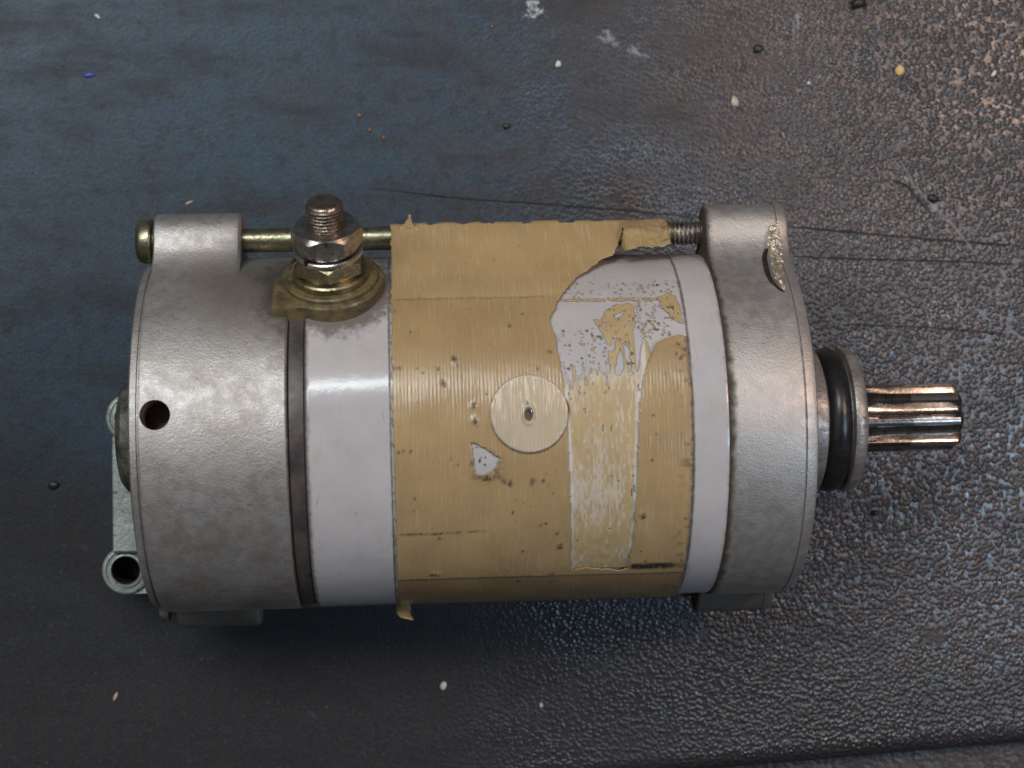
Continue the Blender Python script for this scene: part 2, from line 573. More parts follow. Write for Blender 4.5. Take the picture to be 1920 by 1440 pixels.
def film_mat(name, color, L, lo, hi, amount=1.0):
    m = Mat(name)
    f = m.attr("fade")[0]
    nz = m.noise(L, 4, 0.65, dist=0.6)
    a = m.ramp(m.math('ADD', nz, m.math('MULTIPLY', m.math('SUBTRACT', f, 0.5), 0.45)), lo, hi, 0, amount)
    m.put(m.b.inputs["Alpha"], m.math('MULTIPLY', a, m.ramp(f, 0.0, 0.35)))
    return m.set(color, 0.6, 0.0)


M['scuff'] = film_mat("white_scuff", (0.42, 0.44, 0.46), 15, 0.50, 0.66, 0.95)
M['scuff2'] = film_mat("grey_scuff", (0.26, 0.26, 0.27), 16, 0.48, 0.72, 0.8)
M['mud'] = film_mat("brown_smear", (0.070, 0.052, 0.042), 22, 0.40, 0.75, 0.75)
for a in (("scuff", 1000, 18, 42, 36, -35, 'scuff'), ("scuff", 1140, 72, 48, 32, -20, 'scuff2'), ("scuff", 1190, 96, 46, 24, -15, 'scuff2'),
          ("scuff", 1752, 388, 24, 26, 0, 'scuff2'), ("scuff", 1495, 35, 12, 34, 5, 'scuff2'), ("smear", 1756, 1195, 60, 38, -10, 'mud'),
          ):
    patch_sheet(*a[:6], M[a[6]], tabletop)


# crumbs of dirt lying on the table: each a thing
def crumb(name, px, py, sx, sy, sz, mat, label, cat, rot=0.0, seed=0):
    r_ = random.Random(seed)
    bm = bmesh.new()
    bmesh.ops.create_icosphere(bm, subdivisions=2, radius=1)
    for v in bm.verts:
        k = 1 + .22 * (r_.random() - .5) + .18 * math.sin(3 * v.co.x + seed) * math.cos(2 * v.co.y - seed)
        v.co = Vector((v.co.x * sx * k, v.co.y * sy * k, max(v.co.z * sz * k, -sz * .55))) * U
    me = bpy.data.meshes.new(name)
    bm.to_mesh(me); bm.free()
    finish(me, 45)
    me.materials.append(mat)
    o = link(bpy.data.objects.new(name, me))
    x, y = hit_table(px, py)
    o.location = (x * U, y * U, (sz * .53) * U)
    o.rotation_euler = (0, 0, rad(rot))
    o["label"] = label; o["category"] = cat
    return o


CR = {
    'white': stain_mat("crumb_white", (0.72, 0.72, 0.66), (0.55, 0.55, 0.5), 6),
    'cream': stain_mat("crumb_cream", (0.50, 0.47, 0.36), (0.36, 0.32, 0.24), 6),
    'yellow': stain_mat("crumb_yellow", (0.62, 0.40, 0.06), (0.5, 0.42, 0.25), 8),
    'blue': stain_mat("crumb_blue", (0.035, 0.05, 0.33), (0.05, 0.07, 0.4), 6),
    'pink': stain_mat("crumb_pink", (0.46, 0.33, 0.27), (0.33, 0.24, 0.2), 6),
    'black': stain_mat("crumb_black", (0.012, 0.011, 0.011), (0.02, 0.018, 0.016), 6),
    'green': stain_mat("crumb_green", (0.50, 0.60, 0.58), (0.35, 0.42, 0.4), 6),
    'rust': stain_mat("crumb_rust", (0.16, 0.08, 0.045), (0.24, 0.13, 0.08), 6),
}
for i, (nm, px, py, sx, sy, sz, k, lab, cat, rot) in enumerate((
        ("crumb", 1046, 121, 7, 8, 6, 'white', "round white crumb on the bench top above the motor's tape", "crumb", 0),
        ("flake", 1377, 191, 8, 12, 5, 'cream', "cream triangular flake on the bench above the front cap", "flake", 10),
        ("crumb", 1686, 133, 9, 12, 6, 'yellow', "yellow grain on the bench at the upper right", "crumb", -8),
        ("flake", 1863, 138, 4, 8, 3, 'white', "small bright white sliver near the right edge of the bench", "flake", -30),
        ("chip", 167, 141, 11, 5, 3, 'blue', "tiny blue plastic chip on the bench at the upper left", "chip", 10),
        ("chip", 183, 31, 7, 4, 3, 'green', "tiny pale green chip at the top left of the bench", "chip", -40),
        ("crumb", 1608, 7, 17, 13, 10, 'black', "black lump of dirt at the top edge of the bench", "dirt", 0),
        ("crumb", 1421, 92, 11, 9, 5, 'black', "flattened dark dirt crumb below the top edge scuffs", "dirt", 30),
        ("flake", 217, 1305, 4, 10, 4, 'pink', "pinkish flake on the bench below the mounting foot", "flake", -25),
        ("crumb", 831, 1285, 8, 9, 7, 'white', "white grain on the dark bench in front of the motor", "crumb", 0),
        ("crumb", 950, 237, 8, 6, 4, 'black', "small black speck on the bench between scuff and tape", "dirt", 30),
        ("flake", 355, 380, 8, 3, 2, 'pink', "thin pale flake on the bench behind the rear lug", "flake", 25),
        ("crumb", 1748, 372, 12, 9, 6, 'black', "dark crumb caught on the pale scratch at the right", "dirt", -40),
        ("crumb", 1238, 248, 4, 4, 3, 'rust', "tiny rusty speck on the bench above the bolt thread", "crumb", 0),
        ("crumb", 673, 216, 5, 4, 3, 'rust', "rusty speck, uppermost of the three above the terminal", "crumb", 0),
        ("crumb", 693, 244, 4, 4, 3, 'rust', "rusty speck, middle of the three above the terminal", "crumb", 0),
        ("crumb", 719, 258, 4, 4, 3, 'rust', "rusty speck, lowest of the three above the terminal", "crumb", 0),
        ("crumb", 100, 910, 11, 9, 4, 'black', "dark smut of dirt on the bench left of the mounting foot", "dirt", 20),
        ("crumb", 1640, 962, 10, 6, 5, 'black', "black glossy grain on the bench below the pinion", "dirt", 10),
        ("crumb", 1516, 156, 4, 4, 3, 'white', "tiny white grain between the cream flake and yellow grain", "crumb", 0),
        ("crumb", 1015, 1322, 4, 6, 3, 'cream', "small pale grain on the bench near the bottom middle", "crumb", 0),
        ("crumb", 1815, 1252, 6, 4, 3, 'black', "small black grain below the brown smear at the right", "dirt", 0),
        ("crumb", 922, 50, 4, 4, 3, 'rust', "tiny orange speck beside the white scuff at the top", "crumb", 0))):
    crumb(nm, px, py, sx, sy, sz, CR[k], lab, cat, rot, i + 1)

# ------------------------------------------------------------------ the starter motor
motor = link(bpy.data.objects.new("starter_motor", None))
motor.empty_display_size = 0.01
motor.location = (MOTOR_O.x * U, MOTOR_O.y * U, 0)
motor.rotation_euler = (0, 0, YAW)
motor["label"] = "dirty silver and white starter motor wrapped in torn tan tape on the bench"
motor["category"] = "starter motor"


def part(name, V, F, mat, parent=motor, sharp=32):
    """vertices are given round the axis; the motor's empty sits on the table below it"""
    return mobj(name, [(v[0], v[1], v[2] + H) for v in V], F, mat, parent, sharp)


# --- casting outline: a round cap with two bolt lugs
BOLT2_A, BOLT2_D = rad(-112), 350.0


def smin(a, b, k):
    h = max(k - abs(a - b), 0) / k
    return min(a, b) - h * h * k * .25


LUGS = ((BOLT_D, BOLT_A), (BOLT2_D, BOLT2_A))


def lug_r(a, r, lug):
    """outline radius at angle a: the barrel, or a lug whose near flank runs straight down to the barrel"""
    s, c = math.sin(a), math.cos(a)
    rr = r
    for (D, al) in LUGS:
        qy, qz = D * math.sin(al), D * math.cos(al)
        if math.hypot(300 * s - qy, 300 * c - qz) > 330:
            continue
        t, lo = 460.0, r - 1
        f = lambda t: smin(t - r, math.hypot(t * s - qy, t * c - qz) - lug, 62)
        while t > lo and f(t) > 0:
            t -= 3
        a0, b0 = t, t + 3
        for _ in range(12):
            m_ = (a0 + b0) / 2
            if f(m_) > 0: b0 = m_
            else: a0 = m_
        rr = max(rr, a0)
        if al > 0:                                   # common tangent of barrel and lug, a little hollow
            w = math.acos((r - lug) / D)
            Ln = math.sqrt(D * D - (r - lug) ** 2)
            d = a - (al - w)
            if 0 < d < 1.2:
                u = r * math.tan(d)
                if u < Ln:
                    rr = max(rr, (r - 25 * math.sin(math.pi * min(1, u / Ln) ** 2)) / math.cos(d))
    return rr


def cap_loop(x, r, lug=0.0, seg=320):
    out = []
    for k in range(seg):
        a = 2 * math.pi * k / seg
        if a > math.pi: a -= 2 * math.pi
        rr = lug_r(a, r, lug) if lug > 0 else r
        out.append((x, rr * math.sin(a), rr * math.cos(a)))
    return out


X = lambda v: v - 960.0
rear_rows = [cap_loop(X(297), 60), cap_loop(X(297), 296), cap_loop(X(299), 308), cap_loop(X(300), 313),
             cap_loop(X(303), 317), cap_loop(X(313), 319), cap_loop(X(314.5), 316), cap_loop(X(316.5), 316),
             cap_loop(X(318), 323, 30), cap_loop(X(318.5), 324, 46), cap_loop(X(321), 325, 49), cap_loop(X(325), 325, 50), cap_loop(X(328), 325, 50),
             cap_loop(X(380), 325, 50), cap_loop(X(458), 325, 50), cap_loop(X(464), 325, 50), cap_loop(X(469), 325, 49), cap_loop(X(474), 325, 44),
             cap_loop(X(474.5), 325), cap_loop(X(520), 325), cap_loop(X(556), 325), cap_loop(X(561), 325), cap_loop(X(565), 322), cap_loop(X(566), 316),
             cap_loop(X(566), 60)]
V, F = rings(rear_rows)
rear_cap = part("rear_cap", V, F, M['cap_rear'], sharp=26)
# bored hole through the wall of the cap, near the left end
hx, hphi = hit_cyl(290, 778, 325)
cut_V, cut_F = [], []
nrm = np.array((0, math.sin(hphi), math.cos(hphi))); tan = np.array((0, math.cos(hphi), -math.sin(hphi)))
loops = []
for h_ in (240, 345):
    loops.append([tuple(np.array((hx + 25.5 * math.cos(a), 0, 0)) + nrm * h_ + tan * 25.5 * math.sin(a))
                  for a in np.linspace(0, 2 * math.pi, 48, endpoint=False)])
V, F = rings(loops)
cutter = part("cutter", V, F, M['bore'], sharp=30)
rear_cap.data.materials.append(M['bore'])
md = rear_cap.modifiers.new("bore", 'BOOLEAN')
md.object = cutter; md.operation = 'DIFFERENCE'; md.solver = 'EXACT'
try:
    md.material_mode = 'TRANSFER'
except Exception:
    pass
bpy.context.view_layer.update()
dg = bpy.context.evaluated_depsgraph_get()
nm_ = bpy.data.meshes.new_from_object(rear_cap.evaluated_get(dg))
rear_cap.modifiers.clear()
rear_cap.data = nm_
finish(nm_, 26)
bpy.data.objects.remove(cutter)
# bearing boss on the back face
V, F = lathe_x([(X(237), 40), (X(237), 78), (X(240), 90), (X(250), 103), (X(266), 108), (X(298), 112)], 96)
part("bearing_boss", V, F, M['boss'], sharp=30)

# --- dark seal between the rear cap and the housing
V, F = lathe_x([(X(564), 200), (X(564), 312), (X(568), 317), (X(580), 318), (X(592), 317), (X(596), 312), (X(596), 200)], 192)
part("seal_band", V, F, M['band'])

# --- painted housing (very slightly conical, as the photo shows)
hp = [(X(594), 260), (X(594), 318), (X(596), 321.5), (X(598), 322.7), (X(600), 323), (X(602), 323)]
hp += [(X(602 + (1305 - 602) * t), 323 - 5 * t) for t in np.linspace(0.05, 1, 20)]
hp += [(X(1308), 318), (X(1312), 317.6), (X(1315), 316.5), (X(1319), 312), (X(1321), 304), (X(1321), 240)]
V, F = lathe_x(hp, 256)
housing = part("housing", V, F, M['white'])

# --- front cap with its lugs
front_rows = [cap_loop(X(1311), 240), cap_loop(X(1311), 308), cap_loop(X(1313), 318), cap_loop(X(1316), 320, 40), cap_loop(X(1317), 320.5, 47), cap_loop(X(1321), 321.5, 50), cap_loop(X(1326), 322, 50),
              cap_loop(X(1380), 322, 50), cap_loop(X(1439.0), 322, 50), cap_loop(X(1443.0), 321.5, 50), cap_loop(X(1444.5), 319.5, 49),
              cap_loop(X(1446.0), 320.5, 50), cap_loop(X(1459.0), 319, 49), cap_loop(X(1465.0), 316, 46), cap_loop(X(1468.0), 308, 38),
              cap_loop(X(1468.0), 90)]
V, F = rings(front_rows)
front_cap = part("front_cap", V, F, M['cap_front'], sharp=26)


def lug_top(x, psi, r=50):
    """point on the upper lug of the front cap: psi from straight up, towards the body side"""
    a = BOLT_A
    return (x, BOLT_Y - r * math.sin(psi), BOLT_Z + r * math.cos(psi))


# broken rim of the lug: a rough lip of fractured metal with a crack beside it
V, F = [], []
NS, NW = 60, 9


OUT_T = [lug_r(-math.pi + (k + .5) * 2 * math.pi / 1440, 321.5, 50) for k in range(1440)]


def on_front(px, py):
    """point of the front casting seen along a given ray (lug or barrel)"""
    o, d = ray(px, py)
    best = None
    t0 = (420 - o[2]) / d[2]; t1 = (-60 - o[2]) / d[2]
    for i in range(700):
        t = t0 + (t1 - t0) * i / 700
        p = o + d * t
        if math.hypot(p[1], p[2]) <= OUT_T[int((math.atan2(p[1], p[2]) + math.pi) / (2 * math.pi) * 1440) % 1440]:
            return p
    return p


lip_l = [(1450, 416), (1444, 432), (1440, 446), (1441, 458), (1439, 470), (1443, 486), (1447, 508), (1450, 522), (1459, 534), (1472, 547)]
lip_r = [(1457, 414), (1463, 432), (1466, 448), (1468, 462), (1470, 478), (1472, 494), (1473, 510), (1472, 522), (1474, 536), (1476, 546)]


def resample(pts, n_):
    P = np.array(pts, float)
    L = np.concatenate(([0], np.cumsum(np.hypot(*np.diff(P, axis=0).T))))
    q = np.linspace(0, L[-1], n_)
    return np.stack([np.interp(q, L, P[:, 0]), np.interp(q, L, P[:, 1])], 1)


LL, LR = resample(lip_l, NS), resample(lip_r, NS)
for i in range(NS):
    for k in range(NW):
        w = k / (NW - 1)
        q = LL[i] * (1 - w) + LR[i] * w
        p = on_front(*q)
        nrm_ = np.array((0, p[1] - BOLT_Y * .5, p[2])); nrm_ /= np.linalg.norm(nrm_)
        taper = math.sin(math.pi * min(1, max(0, i / (NS - 1))))
        hgt = (9.5 * (1 - w) ** .7 * min(1, 3 * taper) + 6.0 * (vnoise(q[0] / 6, q[1] / 6, 4) - .5) + 4 * (vnoise(q[0] / 2.6, q[1] / 2.6, 6) - .5))
        hgt = max(hgt * min(1, 2.5 * taper), -2) if 0 < k < NW - 1 or k == 0 else -2
        V.append(tuple(p + nrm_ * hgt + np.array((-1.5 * (1 - w) * taper, 0, 0))))
base = len(V)
for i in range(NS):                                # steep broken wall on the left of the lip
    p = on_front(*(LL[i] + np.array((1.5, 0))))
    V.append(tuple(p + np.array((1.5, 0, -6))))
for i in range(NS - 1):
    for k in range(NW - 1):
        F.append((i * NW + k, i * NW + k + 1, (i + 1) * NW + k + 1, (i + 1) * NW + k))
    F.append((base + i, i * NW, (i + 1) * NW, base + i + 1))
part("fractured_lip", V, F, M['chip'], front_cap, 30)
# dark crack along its left side
V, F = [], []
cr = resample([(1437, 466), (1434, 474), (1433, 486), (1436, 500), (1440, 516), (1446, 528), (1456, 539), (1468, 548)], 40)
for i, q in enumerate(cr):
    t = i / 39
    w = 5.0 * math.sin(math.pi * min(1, t * 1.12 + .05)) ** .8 * (1 - .55 * t) + .8 + 1.0 * random.random()
    for k in (0, 1):
        p = on_front(q[0] + (5 if k else -w), q[1] - (0 if k else -1))
        nn = np.array((0, p[1] - BOLT_Y * .5, p[2])); nn /= np.linalg.norm(nn)
        V.append(tuple(p + nn * 1.0))
    if i:
        F.append((2 * i - 2, 2 * i - 1, 2 * i + 1, 2 * i))
part("crack", V, F, M['dark_hole'], front_cap, 60)

# --- nose, o-ring, pinion
V, F = lathe_x([(X(1455), 100), (X(1455), 137), (X(1521.5), 136), (X(1528.5), 134), (X(1530.5), 120), (X(1578.5), 120), (X(1580.5), 134),
                (X(1585.5), 136), (X(1597.5), 134), (X(1603.5), 128), (X(1606.5), 118), (X(1606.5), 84), (X(1597.5), 80), (X(1597.5), 30)], 160)
nose = part("nose", V, F, M['nose'], sharp=40)
MR, mr, mx = 119, 17.5, X(1555)
V, F = [], []
for i in range(160):
    a = 2 * math.pi * i / 160
    for k in range(20):
        b = 2 * math.pi * k / 20
        r_ = MR + mr * math.cos(b)
        V.append((mx + 21 * math.sin(b), r_ * math.sin(a), r_ * math.cos(a)))
for i in range(160):
    for k in range(20):
        F.append((i * 20 + k, i * 20 + (k + 1) % 20, ((i + 1) % 160) * 20 + (k + 1) % 20, ((i + 1) % 160) * 20 + k))
part("o_ring", V, F, M['oring'], nose, 60)


def gear_loop(x, rt, rr, nteeth=8, off=rad(6)):
    out = []
    for k in range(nteeth):
        c = off + 2 * math.pi * k / nteeth
        p = 2 * math.pi / nteeth
        for (f, r_) in ((-.30, rr), (-.265, rr + 2), (-.20, (rt + rr) / 2 + 2), (-.150, rt - 2), (-.125, rt), (-.04, rt + .8), (.04, rt + .8), (.125, rt), (.150, rt - 2), (.20, (rt + rr) / 2 + 2), (.265, rr + 2), (.30, rr), (.40, rr - 1.5), (.5, rr - 2), (.60, rr - 1.5)):
            a = c + f * p
            out.append((x, -r_ * math.sin(a), r_ * math.cos(a)))
    return out


grow = [gear_loop(X(1560), 63, 57), gear_loop(X(1604), 63, 57), gear_loop(X(1640), 63, 52), gear_loop(X(1675), 63, 49), gear_loop(X(1706), 63, 48.5)]
grow += [gear_loop(X(1795), 63, 48.5), gear_loop(X(1800), 60, 47), gear_loop(X(1804), 54, 45), gear_loop(X(1805), 34, 33), gear_loop(X(1802), 22, 22)]
V, F = rings(grow)
pinion = part("pinion", V, F, [M['gear'], M['gear_bright']], sharp=24)
s_ = len(grow[0])
for f in pinion.data.polygons:
    c = f.center / U
    rr_ = math.hypot(c.y, c.z - H)
    if len(f.vertices) == 4 and c.x > X(1706) and c.x < X(1797) and rr_ > 60.5:
        f.material_index = 1
V, F = lathe_x([(X(1575), 30), (X(1575), 74), (X(1603), 72), (X(1606), 60), (X(1606), 30)], 96)
part("shaft_collar", V, F, M['gear'], nose)


# --- through bolt above the housing: shank, domed head, thread
def thread_profile(x0, x1, r, pitch):
    P = []
    n_ = int((x1 - x0) / pitch)
    for i in range(n_):
        P += [(x0 + pitch * i, r - 4.5), (x0 + pitch * (i + .3), r), (x0 + pitch * (i + .55), r)]
    P.append((x1, r - 4))
    return P


V, F = lathe_x([(X(430), 18), (X(430), BOLT_R), (X(1255), BOLT_R), (X(1258), BOLT_R - 3), (X(1262), BOLT_R - 5)], 64, True, BOLT_Y, BOLT_Z)
tbolt = part("through_bolt", V, F, M['bolt'])
V, F = lathe_x([(X(1259), 10)] + thread_profile(X(1260), X(1320), 22.5, 8.2), 64, True, BOLT_Y, BOLT_Z)
part("bolt_thread", V, F, M['nut'], tbolt, 50)
V, F = lathe_x([(X(283), 14), (X(282), 20), (X(283), 30), (X(287), 37), (X(293), 40.5), (X(308), 41), (X(311), 39), (X(312), 24), (X(324), 20)], 72, True, BOLT_Y + 2, BOLT_Z)
part("bolt_head", V, F, M['bolt'], tbolt)
V, F = lathe_x([(X(283), 18), (X(282), 34), (X(298), 36), (X(299), 18)], 48, True, BOLT2_D * math.sin(BOLT2_A), BOLT2_D * math.cos(BOLT2_A))
part("bolt_head", V, F, M['boss'])
V, F = lathe_x([(X(440), 18), (X(440), 20), (X(1320), 20), (X(1320), 18)], 32, True, BOLT2_D * math.sin(BOLT2_A), BOLT2_D * math.cos(BOLT2_A))
part("through_bolt", V, F, M['boss'])

# --- electrical terminal: its own axis leaves the housing 57 degrees from the vertical
term_n = np.array((-0.035, math.sin(TERM), math.cos(TERM))); term_n /= np.linalg.norm(term_n)
term_x = np.array((1.0, 0, 0)); term_x = term_x - term_n * term_x.dot(term_n); term_x /= np.linalg.norm(term_x)
term_y = np.cross(term_n, term_x)
term_o = np.array(TERM_P)


def tloc(a, b, h):
    return tuple(term_o + term_x * a + term_y * b + term_n * (h * .88))


def tlathe(profile, seg=72, wob=0.0):
    rows = [[tloc(r_ * math.cos(t), r_ * math.sin(t), h) for t in np.linspace(0, 2 * math.pi, seg, endpoint=False)] for (r_, h) in profile]
    return rings(rows)


terminal = link(bpy.data.objects.new("terminal", None), motor)
terminal.empty_display_size = 0.005
# insulating seat: round pad with a square tab, its underside bent to the barrel
NB = 96
rows = []
for (grow_, h) in ((0, -40), (0, 15), (-2.5, 19), (-8, 20), (-60, 20)):
    row = []
    for t in np.linspace(0, 2 * math.pi, NB, endpoint=False):
        c, s = math.cos(t), math.sin(t)
        r_ = 92.0
        # tab to the left, on the side nearer the viewer
        tab = 1e9
        if c < -.2 or s < 0:
            lim = []
            if c < 0: lim.append(101 / -c)
            if s < 0: lim.append(80 / -s)
            tab = min(lim)
        rr_ = max(r_, min(tab, 150)) if (c < 0 and s < .15) else r_
        rr_ += grow_
        row.append(tloc(rr_ * c, rr_ * s, h))
    rows.append(row)
V, F = rings(rows)
part("insulator_seat", V, F, M['insul'], terminal, 28)
V, F = tlathe([(30, 18), (81, 18), (82, 21), (82, 27), (79, 29.5), (30, 29.5)])
part("wide_washer", V, F, M['insul'], terminal)
V, F = tlathe([(30, 29), (65, 29), (67, 31), (67, 41), (64, 44), (30, 44)])
part("flat_washer", V, F, M['brass'], terminal)


def hexnut(h0, h1, rc, off, ch):
    rows = []
    seg = 72
    for (h, mode) in ((h0, 0), (h0 + .01, 1), (h0 + ch, 2), (h1 - ch, 2), (h1, 1), (h1 + .01, 0)):
        row = []
        for k in range(seg):
            t = 2 * math.pi * k / seg
            u = ((t - off) % (math.pi / 3)) - math.pi / 6
            flat = rc * math.cos(math.pi / 6)
            rh = flat / math.cos(u)
            hh = h
            r_ = rh
            if mode == 1:
                r_ = min(rh, flat * 0.985)
            elif mode == 0:
                r_ = 30
            else:                                   # chamfer: corners are cut lower than the flats
                k_ = (rh - flat) / (rc - flat + 1e-9)
                hh = h - (ch * .0 if h < (h0 + h1) / 2 else ch * (k_ - .0) * .9 - ch * .75)
            row.append(tloc(r_ * math.cos(t), r_ * math.sin(t), hh))
        rows.append(row)
    return rings(rows)


V, F = hexnut(44, 82, 63, rad(30), 7)
part("lower_nut", V, F, M['brass'], terminal, 20)
# split spring washer
rows = []
for k in range(73):
    t = rad(232 + 4) + (2 * math.pi - rad(8)) * k / 72
    lift = 3.0 * k / 72
    rows.append([tloc(r_ * math.cos(t), r_ * math.sin(t), h + lift) for (r_, h) in ((34, 82), (58, 82), (60, 84), (60, 91), (58, 93), (34, 93))])
V, F = rings(rows)
part("spring_washer", V, F, M['washer'], terminal, 28)
V, F = hexnut(97, 144, 63, rad(2), 9)
part("upper_nut", V, F, M['nut'], terminal, 20)
sp = []
h = 80.0
while h < 184:
    sp += [(29.0, h), (32.5, h + 2.6), (32.5, h + 4.2), (29.0, h + 6.8)]
    h += 7.4
sp += [(30, h), (29, h + 3), (26.5, h + 5.5), (20, h + 6), (4, h + 5)]
V, F = tlathe(sp, 64)
part("threaded_stud", V, F, M['stud'], terminal, 50)

# --- mounting foot under the rear cap: two bored ears joined by a web
foot = link(bpy.data.objects.new("mounting_foot", None), motor)
foot.empty_display_size = 0.005
ZF = -150.0
ear_c = [hit_level(236, 1070, ZF), hit_level(243, 783, ZF)]


def ear(c, top):
    rows = []
    prof_ = [(47, top - 150), (47, top - 6), (45, top - 2), (42, top), (39, top), (37, top - 4), (35, top - 4), (33, top + 1), (29, top + 2), (27, top - 1), (27, top - 110)]
    for (r_, z_) in prof_:
        rows.append([(c[0] + r_ * math.cos(t), c[1] + r_ * math.sin(t), z_) for t in np.linspace(0, 2 * math.pi, 64, endpoint=False)])
    V, F = rings(rows)
    return V, F


for c in ear_c:
    V, F = ear(c, ZF)
    e_ = part("ear", V, F, [M['foot'], M['dark_hole']], foot, 34)
    for f in e_.data.polygons:
        p = f.center / U
        if math.hypot(p.x - c[0], p.y - c[1]) < 27.5 and p.z - H < ZF - 1:
            f.material_index = 1
x0f = ear_c[0][0] - 22
yb, yt = ear_c[0][1], ear_c[1][1]


def prism(poly, z0, z1, bev=3):
    P = np.array(poly, float)
    c = P.mean(0)
    k = 1 - bev / np.abs(P - c).max()
    rows = [[(*p, z0) for p in P], [(*p, z1 - bev) for p in P], [(*(c + (p - c) * k), z1) for p in P]]
    return rings(rows)


V, F = prism([(x0f, yb + 36), (x0f + 150, yb + 36), (x0f + 150, yt - 36), (x0f + 3, yt - 36)], ZF - 140, ZF + 14, 4)
part("web", V, F, M['foot'], foot)
V, F = prism([(x0f + 24, yb - 47), (x0f + 300, yb - 47), (x0f + 300, yb - 2), (x0f + 64, yb - 2)], ZF - 145, ZF - 9, 4)
part("rib", V, F, M['foot'], foot)
V, F = prism([(x0f + 90, yb + 12), (x0f + 300, yb + 12), (x0f + 300, yt - 20), (x0f + 90, yt - 20)], ZF - 146, ZF - 26, 4)
part("base_block", V, F, M['foot'], foot)

# ------------------------------------------------------------------ the tape
TH = 1.2
R_T = 322.5
PHI0 = math.asin((BOLT_Y) / BOLT_D) - math.acos((R_T - BOLT_R - TH) / BOLT_D)     # where the tape leaves the barrel
L_FLAT = math.sqrt(BOLT_D ** 2 - (R_T - BOLT_R - TH) ** 2)
S0 = R_T * PHI0
BR = BOLT_R + TH
S1 = S0 + L_FLAT


def tape_pt(s, lift=0.0):
    """(y, z) on the tape line: barrel, then straight to the bolt, then round it"""
    if s <= S0:
        a = s / R_T
        return (R_T + lift) * math.sin(a), (R_T + lift) * math.cos(a)
    n_ = (math.sin(PHI0), math.cos(PHI0)); t_ = (math.cos(PHI0), -math.sin(PHI0))
    if s <= S1:
        u = s - S0
        sag = -5.0 * math.sin(math.pi * min(1, u / L_FLAT)) ** 2
        return (R_T + lift + sag) * n_[0] + u * t_[0], (R_T + lift + sag) * n_[1] + u * t_[1]
    b = PHI0 + (s - S1) / BR
    return BOLT_Y + (BR + lift) * math.sin(b), BOLT_Z + (BR + lift) * math.cos(b)


S_TAB = np.arange(-760, S1 + 60, 0.5)
YZ_TAB = np.array([tape_pt(s) for s in S_TAB])


def hit_tape(px, py):
    """image point -> (x, s) on the tape line, first surface met"""
    o, d = ray(px, py)
    # along the ray (in the y-z plane) find the tape point closest to it, highest first
    dy, dz = d[1], d[2]
    c = (YZ_TAB[:, 0] - o[1]) * dz - (YZ_TAB[:, 1] - o[2]) * dy
    sg = np.nonzero(np.sign(c[:-1]) != np.sign(c[1:]))[0]
    if len(sg) == 0:
        i = int(np.argmin(np.abs(c)))
    else:
        i = int(sg[np.argmax(YZ_TAB[sg, 1])])
    t = (YZ_TAB[i, 1] - o[2]) / dz
    return o[0] + t * d[0], S_TAB[i]


def poly_xs(pts, n_sub=4):
    out = []
    for a, b in zip(pts, pts[1:] + pts[:1]):
        for k in range(n_sub):
            q = (a[0] + (b[0] - a[0]) * k / n_sub, a[1] + (b[1] - a[1]) * k / n_sub)
            out.append(hit_tape(*q))
    return out


def grid_sheet(name, x0, x1, s0, s1, step, keep_fn, lift, thick, mat, parent, attr_fn=None, lift_fn=None, sharp=60):
    nx, ns = int((x1 - x0) / step), int((s1 - s0) / step)
    xs = np.linspace(x0, x1, nx + 1); ss = np.linspace(s0, s1, ns + 1)
    gx, gs = np.meshgrid(xs, ss)
    ccx = (gx[:-1, :-1] + gx[1:, 1:]) / 2; ccs = (gs[:-1, :-1] + gs[1:, 1:]) / 2
    keep = keep_fn(ccx, ccs)
    lf = lift_fn(gx, gs) if lift_fn else np.zeros_like(gx)
    used = np.zeros(gx.shape, bool)
    used[:-1, :-1] |= keep; used[1:, :-1] |= keep; used[:-1, 1:] |= keep; used[1:, 1:] |= keep
    ids = -np.ones(gx.shape, int)
    ids[used] = np.arange(used.sum())
    V = []
    A = []
    att = attr_fn(gx, gs) if attr_fn else None
    for j in range(ns + 1):
        if not used[j].any():
            continue
        y, z = tape_pt(ss[j], lift)
        y2, z2 = tape_pt(ss[j], lift + 1)
        for i in np.nonzero(used[j])[0]:
            l_ = lf[j, i]
            V.append((xs[i], y + (y2 - y) * l_, z + (z2 - z) * l_))
            if att is not None:
                A.append(att[j, i])
    F = [(ids[j, i], ids[j, i + 1], ids[j + 1, i + 1], ids[j + 1, i]) for j, i in zip(*np.nonzero(keep))]
    me = bpy.data.meshes.new(name)
    me.from_pydata([(v[0] * U, v[1] * U, (v[2] + H) * U) for v in V], [], F)
    me.polygons.foreach_set("use_smooth", [True] * len(F))
    if att is not None:
        ca = me.color_attributes.new("dirt", 'FLOAT_COLOR', 'POINT')
        ca.data.foreach_set("color", np.array(A, float).ravel())
    me.materials.append(mat)
    # x runs right and s runs up the picture: the winding above already faces outwards
    if len(me.polygons) and me.polygons[0].normal.dot(Vector((0, *tape_pt(ccs[np.nonzero(keep)][0])))) < 0:
        me.flip_normals()
    o = link(bpy.data.objects.new(name, me), parent)
    if thick:
        sm = o.modifiers.new("thickness", 'SOLIDIFY')
        sm.thickness = thick * U; sm.offset = 1.0
    return o


